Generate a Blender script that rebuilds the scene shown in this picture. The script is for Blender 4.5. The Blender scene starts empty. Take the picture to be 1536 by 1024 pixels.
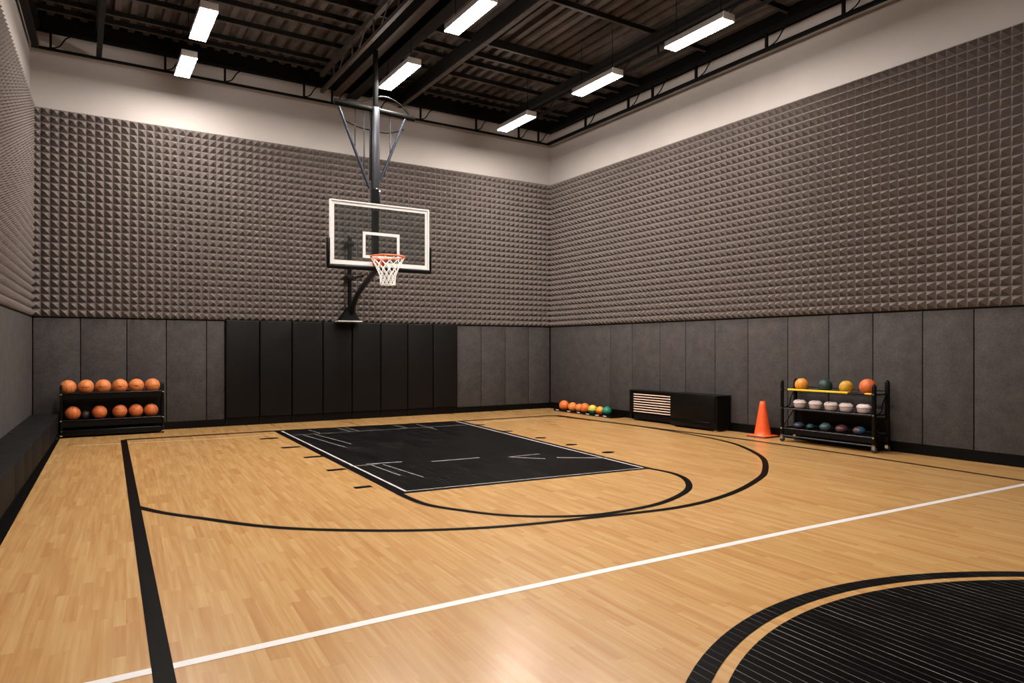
import bpy, math, random
from mathutils import Vector, Matrix
random.seed(7)
PI = math.pi
scene = bpy.context.scene
C = scene.collection

# ------------------------------------------------------------------ camera
YAW = 0.56131; FPX = 1037.2; CAMH = 1.55
cam_d = bpy.data.cameras.new('camera'); cam = bpy.data.objects.new('camera', cam_d); C.objects.link(cam)
cam.location = (0, 0, CAMH); cam.rotation_euler = (PI/2, 0, -YAW)
cam_d.sensor_width = 36; cam_d.lens = FPX*36/1536; cam_d.shift_y = (522.1-512)/1536
cam_d.clip_start = 0.05; cam_d.clip_end = 100
scene.camera = cam

# ------------------------------------------------------------------ room numbers
YB = 14.72; XR = 10.43; ZF0 = 2.115; ZF1 = 5.785; YF = -4.0
LD = Vector((0.0418, 0.9991, 0)).normalized()           # direction of the left wall
L0 = Vector((-0.70, YB, 0))
LN = Vector((LD.y, -LD.x, 0))                           # into the room
def leftx(y, off=0): return L0.x + (y-L0.y)*LD.x/LD.y + off

# ------------------------------------------------------------------ mesh builder
class MB:
    def __init__(s): s.v = []; s.f = []; s.sm = []; s.mi = []
    def add(s, vs, fs, smooth=False, mi=0):
        n = len(s.v); s.v += [tuple(v) for v in vs]
        for f in fs: s.f.append([n+i for i in f]); s.sm.append(smooth); s.mi.append(mi)
        return s
    def box(s, x0, x1, y0, y1, z0, z1, mi=0):
        vs = [(x, y, z) for z in (z0, z1) for y in (y0, y1) for x in (x0, x1)]
        return s.add(vs, [(0,2,3,1),(4,5,7,6),(0,1,5,4),(2,6,7,3),(0,4,6,2),(1,3,7,5)], mi=mi)
    def bevbox(s, x0, x1, y0, y1, z0, z1, b=.01, seg=3, mi=0):
        # rounded box: superquadric-like grid of offset corners
        cx, cy, cz = (x0+x1)/2, (y0+y1)/2, (z0+z1)/2
        hx, hy, hz = (x1-x0)/2-b, (y1-y0)/2-b, (z1-z0)/2-b
        n = seg*2+1; nu = 4*(seg+1)
        rings = []
        ang = []
        for q in range(4):
            for k in range(seg+1): ang.append((q, (q+k/seg)*PI/2))
        sx = [1,-1,-1,1]; sy = [1,1,-1,-1]
        vs = []
        lats = [(-1, -PI/2+k/seg*PI/2) for k in range(seg+1)] + [(1, k/seg*PI/2) for k in range(seg+1)]
        for (sz, la) in lats:
            for (q, a) in ang:
                vs.append((cx+sx[q]*hx+b*math.cos(la)*math.cos(a), cy+sy[q]*hy+b*math.cos(la)*math.sin(a), cz+sz*hz+b*math.sin(la)))
        m = len(ang); fs = []
        for i in range(len(lats)-1):
            for j in range(m):
                k = (j+1) % m; fs.append((i*m+j, i*m+k, (i+1)*m+k, (i+1)*m+j))
        fs.append(tuple(range(m))[::-1]); fs.append(tuple((len(lats)-1)*m+j for j in range(m)))
        return s.add(vs, fs, True, mi)
    def obox(s, o, ex, ey, ez, mi=0):
        o = Vector(o); ex = Vector(ex); ey = Vector(ey); ez = Vector(ez)
        vs = [o+ex*a+ey*b+ez*c for c in (0,1) for b in (0,1) for a in (0,1)]
        return s.add(vs, [(0,2,3,1),(4,5,7,6),(0,1,5,4),(2,6,7,3),(0,4,6,2),(1,3,7,5)], mi=mi)
    def bar(s, a, b, w, h=None, up=(0,0,1), mi=0):
        a = Vector(a); b = Vector(b); h = h or w; d = (b-a).normalized(); up = Vector(up)
        if abs(d.dot(up)) > .98: up = Vector((0,1,0))
        r = d.cross(up).normalized(); u = r.cross(d).normalized()
        return s.obox(a-r*w/2-u*h/2, r*w, b-a, u*h, mi)
    def tube(s, pts, r, n=8, closed=False, caps=True, mi=0):
        P = [Vector(p) for p in pts]; m = len(P); rr = r if isinstance(r, (list, tuple)) else [r]*m
        vs = []; prev = None
        for i, p in enumerate(P):
            if closed: t = (P[(i+1) % m]-P[i-1])
            else: t = P[min(i+1, m-1)]-P[max(i-1, 0)]
            t.normalize()
            if prev is None:
                u = Vector((0,0,1)) if abs(t.z) < .9 else Vector((1,0,0))
            else: u = prev
            u = (u - t*u.dot(t)).normalized(); prev = u; w = t.cross(u)
            for k in range(n):
                a = 2*PI*k/n; vs.append(p+(u*math.cos(a)+w*math.sin(a))*rr[i])
        fs = []
        for i in range(m if closed else m-1):
            j = (i+1) % m
            for k in range(n):
                l = (k+1) % n; fs.append((i*n+k, i*n+l, j*n+l, j*n+k))
        s.add(vs, fs, True, mi)
        if caps and not closed:
            s.add(vs[:n], [tuple(range(n))[::-1]], False, mi); s.add(vs[-n:], [tuple(range(n))], False, mi)
        return s
    def lathe(s, prof, c=(0,0,0), n=32, mi=0, smooth=True, sx=1, sy=1):
        vs = []; fs = []
        for (r, z) in prof:
            for k in range(n):
                a = 2*PI*k/n; vs.append((c[0]+r*sx*math.cos(a), c[1]+r*sy*math.sin(a), c[2]+z))
        for i in range(len(prof)-1):
            for k in range(n):
                l = (k+1) % n; fs.append((i*n+k, i*n+l, (i+1)*n+l, (i+1)*n+k))
        fs.append(tuple(range(n))[::-1]); m = (len(prof)-1)*n; fs.append(tuple(m+k for k in range(n)))
        return s.add(vs, fs, smooth, mi)
    def build(s, name, mat, parent=None, **kw):
        me = bpy.data.meshes.new(name); me.from_pydata(s.v, [], s.f)
        me.polygons.foreach_set('use_smooth', s.sm)
        me.polygons.foreach_set('material_index', s.mi)
        for m in (mat if isinstance(mat, (list, tuple)) else [mat]): me.materials.append(m)
        me.validate(); me.update()
        o = bpy.data.objects.new(name, me); C.objects.link(o)
        if parent: o.parent = parent; o.matrix_parent_inverse = Matrix.Translation(-parent.location) if parent.type == 'EMPTY' and parent.rotation_euler.z == 0 else Matrix()
        for k, v in kw.items(): o[k] = v
        return o
def tag(o, label=None, cat=None, group=None, kind=None):
    if label: o['label'] = label
    if cat: o['category'] = cat
    if group: o['group'] = group
    if kind: o['kind'] = kind
    return o
def empty(name, loc=(0,0,0), label=None, cat=None, group=None):
    o = bpy.data.objects.new(name, None); C.objects.link(o); o.location = loc; o.empty_display_size = .1
    return tag(o, label, cat, group)
def copy_tree(o, parent=None):
    c = o.copy(); C.objects.link(c)
    if parent: c.parent = parent; c.matrix_parent_inverse = o.matrix_parent_inverse.copy()
    for ch in [x for x in bpy.data.objects if x.parent == o]: copy_tree(ch, c)
    return c
def catmull(P, n=8):
    P = [Vector(p) for p in P]; out = []
    for i in range(len(P)-1):
        p0 = P[max(i-1,0)]; p1 = P[i]; p2 = P[i+1]; p3 = P[min(i+2,len(P)-1)]
        for k in range(n):
            t = k/n
            out.append(.5*((2*p1)+(p2-p0)*t+(2*p0-5*p1+4*p2-p3)*t*t+(3*p1-p0-3*p2+p3)*t**3))
    return out+[P[-1]]

# ------------------------------------------------------------------ materials
def srgb(r, g, b):
    f = lambda c: (c/255/12.92) if c/255 <= .04045 else ((c/255+.055)/1.055)**2.4
    return (f(r), f(g), f(b), 1)
class NT:
    def __init__(s, name):
        s.m = bpy.data.materials.new(name); s.m.use_nodes = True; s.t = s.m.node_tree; s.n = s.t.nodes
        s.b = s.n['Principled BSDF']; s.out = s.n['Material Output']
    def new(s, typ, **kw):
        n = s.n.new(typ)
        for k, v in kw.items(): setattr(n, k, v)
        return n
    def link(s, a, b): s.t.links.new(a, b)
    def math(s, op, a, b=None):
        n = s.new('ShaderNodeMath', operation=op)
        for i, x in enumerate((a, b)):
            if x is None: continue
            if hasattr(x, 'links'): s.link(x, n.inputs[i])
            else: n.inputs[i].default_value = x
        return n.outputs[0]
    def mix(s, fac, a, b, typ='MIX'):
        n = s.new('ShaderNodeMix', data_type='RGBA', blend_type=typ)
        for i, x in ((0, fac), (6, a), (7, b)):
            if hasattr(x, 'links'): s.link(x, n.inputs[i])
            else: n.inputs[i].default_value = x
        return n.outputs[2]
    def noise(s, vec, scale, detail=2, rough=.5):
        n = s.new('ShaderNodeTexNoise'); n.inputs['Scale'].default_value = scale; n.inputs['Detail'].default_value = detail
        n.inputs['Roughness'].default_value = rough
        if vec is not None: s.link(vec, n.inputs['Vector'])
        return n.outputs[0]
    def ramp(s, fac, stops, interp='LINEAR'):
        n = s.new('ShaderNodeValToRGB'); n.color_ramp.interpolation = interp
        e = n.color_ramp.elements
        while len(e) < len(stops): e.new(.5)
        for el, (p, c) in zip(e, stops): el.position = p; el.color = c
        s.link(fac, n.inputs[0]); return n.outputs[0]
    def bump(s, h, strength=.2, dist=.01):
        n = s.new('ShaderNodeBump'); n.inputs['Strength'].default_value = strength; n.inputs['Distance'].default_value = dist
        s.link(h, n.inputs['Height']); s.link(n.outputs[0], s.b.inputs['Normal'])
    def obj(s):
        return s.new('ShaderNodeTexCoord').outputs['Object']
def simple(name, col, rough=.5, metal=0, noise=.0, nscale=20, bump=0, spec=.5):
    t = NT(name); t.b.inputs['Roughness'].default_value = rough; t.b.inputs['Metallic'].default_value = metal
    t.b.inputs['Specular IOR Level'].default_value = spec
    co = t.obj(); n = t.noise(co, nscale, 3)
    dark = tuple(c*(1-noise) for c in col[:3])+(1,); lite = tuple(min(1, c*(1+noise)) for c in col[:3])+(1,)
    t.link(t.ramp(n, [(.3, dark), (.7, lite)]), t.b.inputs['Base Color'])
    if bump: t.bump(n, bump, .004)
    return t.m
M = {}
M['black_steel'] = simple('black_steel', (.003,.0028,.0025,1), .6, .0, .15, 30, 0, .08)
M['joist_steel'] = simple('joist_steel', (.050,.037,.029,1), .55, 0, .3, 12, 0, .25)
M['dark_steel'] = simple('dark_steel', (.009,.008,.0075,1), .6, 0, .2, 12, 0, .1)
M['gloss_black'] = simple('gloss_black', (.0028,.0028,.003,1), .28, 0, .1, 10, 0, .16)
M['mast_steel'] = simple('mast_steel', (.030,.031,.037,1), .33, .25, .1, 10, 0, .25)
M['chrome'] = simple('chrome', (.7,.7,.72,1), .18, 1, .05, 10)
M['white_paint'] = simple('white_paint', (.60,.59,.58,1), .4, 0, .03, 10)
M['plaster'] = simple('plaster', (.37,.335,.312,1), .75, 0, .03, 1.5, .05)
M['void_paint'] = simple('void_paint', (.004,.0035,.0032,1), .8, 0, .1, 5, 0, .05)
M['foam'] = simple('foam', (.136,.114,.105,1), .8, 0, .06, 60, .1, .3)
M['baseboard'] = simple('baseboard', (.0025,.0023,.0022,1), .45, 0, .1, 5, 0, .1)
M['pad'] = simple('pad_vinyl', (.0058,.0052,.0048,1), .45, 0, .1, 40, .05, .14)
M['bench_vinyl'] = simple('bench_vinyl', (.0105,.0100,.0100,1), .55, 0, .15, 25, .05, .02)
M['deck'] = simple('deck', (.066,.051,.042,1), .6, 0, .3, 3, 0, .2)
M['rim'] = simple('rim_orange', (.85,.11,.02,1), .35, 0, .05, 10)
M['net'] = simple('net_cord', (.80,.78,.75,1), .8, 0, .08, 80)
M['cone'] = simple('cone_plastic', (.80,.10,.02,1), .4, 0, .05, 15)
M['yellow'] = simple('yellow_plastic', (.70,.47,.01,1), .4, 0, .05, 10)
M['slat'] = simple('slat_cream', (.62,.48,.38,1), .45, 0, .05, 20)
M['cabinet'] = simple('cabinet_black', (.0035,.003,.0027,1), .42, 0, .1, 8, 0, .12)
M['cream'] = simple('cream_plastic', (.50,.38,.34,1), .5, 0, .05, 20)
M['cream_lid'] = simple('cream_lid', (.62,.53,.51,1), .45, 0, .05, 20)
M['wheel'] = simple('wheel_rubber', (.015,.015,.016,1), .4, 0, .1, 20)
M['label_paper'] = simple('pale_label', (.6,.6,.6,1), .5, 0, .05, 20)
M['blue_steel'] = simple('blue_steel', (.018,.023,.035,1), .3, .2, .1, 20, 0, .25)
M['housing'] = simple('housing_paint', (.30,.28,.27,1), .5, 0, .03, 10)

def felt():
    t = NT('felt'); co = t.obj()
    a = t.noise(co, 220, 3, .7); b = t.noise(co, 5, 4, .6); c = t.noise(co, 40, 3, .6)
    f = t.math('ADD', t.math('MULTIPLY', a, .35), t.math('ADD', t.math('MULTIPLY', b, .35), t.math('MULTIPLY', c, .3)))
    t.link(t.ramp(f, [(.36, (.033,.0285,.027,1)), (.64, (.070,.061,.058,1))]), t.b.inputs['Base Color'])
    t.b.inputs['Roughness'].default_value = .9; t.b.inputs['Specular IOR Level'].default_value = .2
    t.bump(a, .3, .003); return t.m
M['felt'] = felt()

PL_W = 0.0625; PL_L = .62; PANG = math.radians(-3.0)
def planks(t):
    co = t.new('ShaderNodeTexCoord').outputs['Object']
    mp = t.new('ShaderNodeMapping'); mp.inputs['Rotation'].default_value = (0,0,PANG*-1)
    t.link(co, mp.inputs['Vector'])
    sp = t.new('ShaderNodeSeparateXYZ'); t.link(mp.outputs[0], sp.inputs[0])
    u = t.math('DIVIDE', sp.outputs[0], PL_W); row = t.math('FLOOR', u); fu = t.math('FRACT', u)
    wn = t.new('ShaderNodeTexWhiteNoise', noise_dimensions='1D'); t.link(row, wn.inputs['W'])
    lw = t.math('ADD', t.math('MULTIPLY', wn.outputs[0], 17.3), t.math('DIVIDE', sp.outputs[1], PL_L))
    # uneven plank lengths: warp the coordinate
    warp = t.math('MULTIPLY', t.math('SINE', t.math('MULTIPLY', t.math('ADD', lw, row), 2.1)), .28)
    lv = t.math('ADD', lw, warp)
    col = t.math('FLOOR', lv); fv = t.math('FRACT', lv)
    cmb = t.new('ShaderNodeCombineXYZ'); t.link(row, cmb.inputs[0]); t.link(col, cmb.inputs[1])
    wn2 = t.new('ShaderNodeTexWhiteNoise', noise_dimensions='2D'); t.link(cmb.outputs[0], wn2.inputs['Vector'])
    eu = t.math('MULTIPLY', t.math('MINIMUM', fu, t.math('SUBTRACT', 1, fu)), PL_W)
    ev = t.math('MULTIPLY', t.math('MINIMUM', fv, t.math('SUBTRACT', 1, fv)), PL_L)
    return mp.outputs[0], wn2.outputs[0], eu, ev, row, sp
def wood():
    t = NT('maple_planks'); vec, rnd, eu, ev, row, sp = planks(t)
    base = t.ramp(rnd, [(0, (.372,.203,.072,1)), (.10, (.390,.222,.082,1)), (.45, (.410,.242,.092,1)), (.8, (.425,.258,.102,1)), (1, (.440,.273,.113,1))])
    mp = t.new('ShaderNodeMapping'); mp.inputs['Scale'].default_value = (30, 1.1, 1); t.link(vec, mp.inputs['Vector'])
    ofs = t.new('ShaderNodeCombineXYZ'); t.link(t.math('MULTIPLY', rnd, 37.0), ofs.inputs[0]); t.link(t.math('MULTIPLY', rnd, 91.0), ofs.inputs[1])
    ad = t.new('ShaderNodeVectorMath', operation='ADD'); t.link(mp.outputs[0], ad.inputs[0]); t.link(ofs.outputs[0], ad.inputs[1])
    g = t.noise(ad.outputs[0], 1, 2, .5)
    gr = t.ramp(g, [(.38, (.86,.79,.70,1)), (.66, (1.0,1.0,1.0,1))])
    c = t.mix(1.0, base, gr, 'MULTIPLY')
    big = t.noise(vec, .6, 2)
    c = t.mix(.25, c, t.ramp(big, [(.35, (.92,.89,.86,1)), (.65, (1,1,1,1))]), 'MULTIPLY')
    e = t.math('MINIMUM', eu, ev)
    seam = t.math('MAXIMUM', t.math('SUBTRACT', 1.0, t.math('DIVIDE', e, .005)), 0.0)
    c = t.mix(t.math('MULTIPLY', seam, .10), c, (.20,.10,.04,1))
    t.link(c, t.b.inputs['Base Color'])
    t.b.inputs['Roughness'].default_value = .27
    t.b.inputs['Specular IOR Level'].default_value = .42
    return t.m
M['wood'] = wood()
def paint(name='court_paint', lines=.10, seamw=.0020, col=.0024):
    t = NT(name); vec, rnd, eu, ev, row, sp = planks(t)
    mp = t.new('ShaderNodeMapping'); mp.inputs['Scale'].default_value = (16, .9, 1); t.link(vec, mp.inputs['Vector'])
    patch = t.noise(mp.outputs[0], 1, 3, .6)
    pf = t.ramp(patch, [(.42, (.15,.15,.15,1)), (.62, (1,1,1,1))])
    seam = t.math('MULTIPLY', t.math('LESS_THAN', eu, seamw), 1.0)
    base = t.ramp(rnd, [(0, (col*.75,col*.72,col*.75,1)), (1, (col*1.3,col*1.25,col*1.3,1))])
    mp2 = t.new('ShaderNodeMapping'); mp2.inputs['Scale'].default_value = (60, 1.6, 1); t.link(vec, mp2.inputs['Vector'])
    scuff = t.ramp(t.noise(mp2.outputs[0], 1, 5, .7), [(.66, (0,0,0,1)), (.80, (.022,.021,.021,1))])
    c = t.mix(t.math('MULTIPLY', seam, pf), base, (lines, lines*.95, lines*.93, 1))
    c = t.mix(1.0, c, scuff, 'ADD')
    t.link(c, t.b.inputs['Base Color']); t.b.inputs['Roughness'].default_value = .36
    t.b.inputs['Specular IOR Level'].default_value = .02
    return t.m
M['paint'] = paint(); M['disc_paint'] = paint('center_paint', 0.21, .0020, .0016)
M['line_black'] = simple('line_black', (.0030,.0028,.0028,1), .40, 0, .15, 8, 0, .02)
M['line_white'] = simple('line_white', (.56,.53,.51,1), .4, 0, .03, 8)
M['line_key'] = simple('line_key_white', (.45,.41,.39,1), .45, 0, .1, 6)
M['key_inner'] = simple('line_key_worn', (.20,.185,.175,1), .5, 0, .3, 4)
M['faint'] = simple('faint_scuff', (.43,.29,.15,1), .5, 0, .1, 6)

def ball_mat(name, col, col2=None, seam=(.02,.012,.01,1), seams=True, axis=2, cut=0., rough=.55, speck=.15):
    t = NT(name); co = t.obj(); col = tuple(c*.78 for c in col[:3])+(1,)
    if col2: col2 = tuple(c*.78 for c in col2[:3])+(1,)
    sp = t.new('ShaderNodeSeparateXYZ'); t.link(co, sp.inputs[0])
    n = t.noise(co, 60, 3, .7)
    dark = tuple(c*(1-speck) for c in col[:3])+(1,)
    c = t.ramp(n, [(.35, dark), (.65, col)])
    if col2:
        f = t.math('GREATER_THAN', t.math('ADD', sp.outputs[axis], t.math('MULTIPLY', t.math('SUBTRACT', t.noise(co, 14, 2), .5), .05)), cut)
        c = t.mix(f, col2, c)
    if seams:
        ax = t.math('ABSOLUTE', sp.outputs[0]); ay = t.math('ABSOLUTE', sp.outputs[1]); 
        l1 = t.math('LESS_THAN', ax, .0022); l2 = t.math('LESS_THAN', ay, .0022)
        # side curves
        d = t.math('ABSOLUTE', t.math('SUBTRACT', ax, t.math('ADD', .062, t.math('MULTIPLY', t.math('MULTIPLY', sp.outputs[2], sp.outputs[2]), 1.2))))
        l3 = t.math('LESS_THAN', d, .0025)
        s = t.math('MAXIMUM', l1, t.math('MAXIMUM', l2, l3))
        c = t.mix(t.math('MULTIPLY', s, .75), c, seam)
    t.link(c, t.b.inputs['Base Color']); t.b.inputs['Roughness'].default_value = rough
    t.bump(n, .25, .003); return t.m
M['bb_bright'] = ball_mat('basketball_bright', (.80,.24,.055,1))
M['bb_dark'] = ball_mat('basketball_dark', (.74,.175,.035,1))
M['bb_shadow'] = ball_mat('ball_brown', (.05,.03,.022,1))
M['b_orange'] = ball_mat('ball_orange_yellow', (.90,.34,.03,1), speck=.35)
M['b_green'] = ball_mat('ball_dark_green', (.012,.045,.038,1), speck=.4, seam=(.003,.008,.008,1))
M['b_yellow'] = ball_mat('ball_yellow', (.85,.45,.02,1), speck=.6)
M['b_red'] = ball_mat('ball_orange_red', (.80,.16,.03,1), speck=.4)
M['f_orange'] = ball_mat('floor_ball_orange', (.92,.20,.03,1), seams=False)
M['f_orange2'] = ball_mat('floor_ball_light', (.95,.28,.05,1), seams=False)
M['f_yg'] = ball_mat('floor_ball_yellow_green', (.80,.62,.06,1), (.03,.30,.14,1), seams=False, cut=-.01)
M['f_oy'] = ball_mat('floor_ball_orange_yellow', (.95,.42,.02,1), (.9,.12,.01,1), seams=False, cut=.0)
M['f_teal'] = ball_mat('floor_ball_teal', (.01,.24,.15,1), (.004,.10,.07,1), seams=False, cut=-.02)
M['s_blue'] = ball_mat('small_blue', (.03,.05,.10,1), (.22,.02,.03,1), seams=False, cut=-.012)
M['s_teal'] = ball_mat('small_teal', (.015,.075,.07,1), (.01,.012,.012,1), seams=False, cut=-.012)
M['s_teal2'] = ball_mat('small_teal_wide', (.04,.085,.10,1), (.22,.09,.06,1), seams=False, cut=-.032)
M['s_maroon'] = ball_mat('small_maroon', (.085,.025,.032,1), (.25,.09,.05,1), seams=False, cut=-.04)
M['s_bluem'] = ball_mat('small_blue_maroon', (.08,.025,.025,1), (.02,.07,.15,1), seams=False, axis=1, cut=-.005)

def glass():
    t = NT('board_glass'); t.n.remove(t.b)
    tr = t.new('ShaderNodeBsdfTransparent'); tr.inputs[0].default_value = (.80,.82,.81,1)
    gl = t.new('ShaderNodeBsdfGlossy'); gl.inputs['Roughness'].default_value = .06; gl.inputs['Color'].default_value = (.9,.95,.95,1)
    df = t.new('ShaderNodeBsdfDiffuse'); df.inputs[0].default_value = (.3,.32,.31,1)
    fr = t.new('ShaderNodeFresnel'); fr.inputs['IOR'].default_value = 1.45
    n = t.noise(t.obj(), 3, 2)
    m0 = t.new('ShaderNodeMixShader'); t.link(t.math('MULTIPLY', n, .07), m0.inputs[0]); t.link(tr.outputs[0], m0.inputs[1]); t.link(df.outputs[0], m0.inputs[2])
    m1 = t.new('ShaderNodeMixShader'); t.link(fr.outputs[0], m1.inputs[0]); t.link(m0.outputs[0], m1.inputs[1]); t.link(gl.outputs[0], m1.inputs[2])
    t.link(m1.outputs[0], t.out.inputs['Surface']); return t.m
M['glass'] = glass()
def lamp(name, s):
    t = NT(name); t.b.inputs['Base Color'].default_value = (.9,.9,.9,1)
    t.b.inputs['Emission Color'].default_value = (1,.925,.86,1); t.b.inputs['Emission Strength'].default_value = s
    return t.m
M['diffuser'] = lamp('diffuser_glow', 225)

# ------------------------------------------------------------------ room shell
def struct(name, mb, mat, label=None, cat=None, parent=None):
    o = mb.build(name, mat, parent)
    if not parent: o['kind'] = 'structure'
    if label: o['label'] = label
    if cat: o['category'] = cat
    return o
fl = MB().box(-3, XR+.15, YF-.2, YB+.15, -.1, 0)
floor = struct('floor', fl, M['wood'], 'honey maple plank gym floor with black court markings', 'floor')
wb = MB().box(-1.2, XR+.2, YB, YB+.15, 0, ZF0, mi=1).box(-1.2, XR+.2, YB, YB+.15, ZF0, 7.12).box(-1.2, XR+.2, YB, YB+.15, 7.12, 7.8, mi=1)
struct('wall_back', wb, [M['plaster'], M['void_paint']], 'pale plaster end wall behind the hoop', 'wall')
wr = MB().box(XR, XR+.15, YF, YB, 0, ZF0, mi=1).box(XR, XR+.15, YF, YB, ZF0, 7.12).box(XR, XR+.15, YF, YB, 7.12, 7.8, mi=1)
struct('wall_right', wr, [M['plaster'], M['void_paint']], 'pale plaster side wall on the right', 'wall')
LL = (YB-YF)/LD.y
def leftbox(o0, o1, s0, s1, z0, z1, mb=None, mi=0):
    """box along the left wall: o = distance into the room, s = distance from the back corner toward the camera"""
    mb = mb or MB(); o = L0+LN*o0-LD*s0+Vector((0,0,z0))
    return mb.obox(o, LN*(o1-o0), -LD*(s1-s0), Vector((0,0,z1-z0)), mi)
wl = leftbox(-.15, 0, 0, LL, 0, ZF0, mi=1); leftbox(-.15, 0, 0, LL, ZF0, 7.12, wl); leftbox(-.15, 0, 0, LL, 7.12, 7.8, wl, 1)
struct('wall_left', wl, [M['plaster'], M['void_paint']], 'pale plaster side wall on the left', 'wall')
struct('wall_front', MB().box(-1.9, XR+.2, YF-.15, YF, 0, 7.8), M['plaster'], 'plain wall behind the camera', 'wall')

# corrugated deck (ribs run along Y)
dk = MB(); p = .25; x = -2.2; prof = []
while x < XR+.3:
    prof += [(x, 7.445), (x+.10, 7.445), (x+.125, 7.52), (x+.225, 7.52)]; x += p
vs = [(a, YF-.2, z) for a, z in prof]+[(a, YB+.1, z) for a, z in prof]; n = len(prof)
dk.add(vs, [(i, i+1, n+i+1, n+i) for i in range(n-1)])
dk.box(-2.2, XR+.3, YF-.2, YB+.15, 7.66, 7.72)
struct('ceiling', dk, M['deck'], 'dark corrugated metal roof deck', 'ceiling')

struct('baseboard_back', MB().box(leftx(YB), XR, YB-.045, YB, 0, .135), M['baseboard'], 'black baseboard under the end wall panels', 'baseboard')
struct('baseboard_right', MB().box(XR-.045, XR, YF, YB-.045, 0, .150), M['baseboard'], 'black baseboard along the right wall', 'baseboard')
struct('baseboard_left', leftbox(0, .045, .05, LL, 0, .14), M['baseboard'], 'black baseboard along the left wall', 'baseboard')
struct('trim_1', MB().box(leftx(YB)+.01, XR-.01, YB-.03, YB, ZF0-.028, ZF0), M['void_paint'], 'thin black strip under the foam on the end wall', 'trim')
struct('trim_2', MB().box(XR-.03, XR, YF, YB-.03, ZF0-.028, ZF0), M['void_paint'], 'thin black strip under the foam on the right wall', 'trim')
struct('trim_3', leftbox(0, .03, .04, LL, ZF0-.028, ZF0), M['void_paint'], 'thin black strip under the foam on the left wall', 'trim')

# ------------------------------------------------------------------ acoustic foam
def foam(origin, du, nrm, ncol, nrow, pu, pv, h=.118, base=.02, name='acoustic_foam', label=''):
    mb = MB(); o = Vector(origin); du = Vector(du); nrm = Vector(nrm); up = Vector((0,0,1))
    vs = []; fs = []
    for r in range(nrow):
        for c in range(ncol):
            b = o+du*(c*pu)+up*(r*pv)+nrm*base; k = len(vs); g = .004
            apex = b+du*(pu/2)+up*(pv/2)+nrm*h
            q = [b+du*g+up*g, b+du*(pu-g)+up*g, b+du*(pu-g)+up*(pv-g), b+du*g+up*(pv-g)]
            # ring part way up bulges the faces a little so each cell looks soft
            q2 = []
            for w in q:
                t = .5; mpt = w.lerp(apex, t); q2.append(mpt-nrm*h*.05)
            vs += q+q2+[apex]
            for i in range(4):
                j = (i+1) % 4
                fs.append((k+i, k+j, k+4+j, k+4+i)); fs.append((k+4+i, k+4+j, k+8))
    mb.add(vs, fs)
    mb.obox(o, du*(pu*ncol), up*(pv*nrow), nrm*base)
    ob = mb.build(name, M['foam']); tag(ob, label, 'acoustic foam'); return ob
PV = (ZF1-ZF0)/28
foam((leftx(YB)+.022, YB-.001, ZF0), (1,0,0), (0,-1,0), 81, 28, (XR-.022-leftx(YB)-.022)/81, PV, label='dark grey pyramid acoustic foam covering the end wall behind the hoop')
foam((XR-.001, YB-.022, ZF0), (0,-1,0), (-1,0,0), 138, 28, .1345, PV, label='dark grey pyramid acoustic foam covering the right wall')
foam(L0+Vector((0,0,ZF0))-LD*.02+LN*.001, -LD, LN, 136, 28, .1345, PV, h=.085, label='grey pyramid acoustic foam on the left wall seen edge on')

# ------------------------------------------------------------------ felt panels and wall pads
ZP0 = .137; ZP1 = ZF0-.029; G = .007; TH = .035
def panel_b(x0, x1, label):
    o = MB().bevbox(x0+G, x1-G, YB-TH, YB-.001, ZP0, ZP1, .006, 2).build('felt_panel', M['felt']); tag(o, label, 'wall panel', 'grey felt wall panels')
def panel_r(y1, y0, label):
    o = MB().bevbox(XR-TH, XR-.001, y0+G, y1-G, .152, ZP1, .006, 2).build('felt_panel', M['felt']); tag(o, label, 'wall panel', 'grey felt wall panels')
for a, b, l in [(leftx(YB)+.04, .05, 'grey felt wall panel in the left corner, behind the left end of the basketball rack'),
                (.05, .78, 'grey felt wall panel behind the middle of the two-tier basketball rack'),
                (.78, 1.44, 'grey felt wall panel behind the right end of the two-tier basketball rack'),
                (1.44, 2.15, 'grey felt wall panel just right of the two-tier basketball rack'),
                (2.15, 2.485, 'narrow grey felt wall panel touching the left side of the black wall pads'),
                (7.68, 8.35, 'grey felt wall panel touching the right side of the black wall pads'),
                (8.35, 9.04, 'grey felt wall panel second to the right of the black wall pads'),
                (9.04, 9.73, 'grey felt wall panel third to the right of the black wall pads'),
                (9.73, XR-.04, 'grey felt wall panel on the end wall beside the right corner')]: panel_b(a, b, l)
for a, b, l in [(YB-.06, 12.28, 'wide grey felt panel by the right corner, behind the row of floor balls'),
                (12.28, 11.54, 'grey felt panel on the right wall just left of the louvred cabinet'),
                (11.54, 10.68, 'grey felt panel on the right wall behind the left half of the louvred cabinet'),
                (10.68, 9.95, 'grey felt panel on the right wall behind the right half of the louvred cabinet'),
                (9.95, 9.19, 'grey felt panel on the right wall behind the left part of the solid black cabinet'),
                (9.19, 8.42, 'grey felt panel on the right wall behind the right end of the solid black cabinet'),
                (8.42, 7.58, 'grey felt panel on the right wall behind the orange cone'),
                (7.58, 6.81, 'grey felt panel behind the left half of the wheeled ball rack'),
                (6.81, 6.07, 'grey felt panel behind the right half of the wheeled ball rack'),
                (6.07, 5.33, 'grey felt panel behind the right end post of the wheeled ball rack'),
                (5.33, 4.65, 'grey felt panel on the right wall, first one clear of the wheeled rack'),
                (4.65, 3.85, 'grey felt panel cut by the right edge of the photo')]: panel_r(a, b, l)
y = 3.85; k = 0
words = ['first', 'second', 'third', 'fourth', 'fifth', 'sixth', 'seventh', 'eighth', 'ninth', 'tenth']
while y > YF+.8:
    panel_r(y, y-.785, 'grey felt panel on the right wall, %s beyond the right edge of the photo' % words[k]); y -= .785; k += 1
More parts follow.
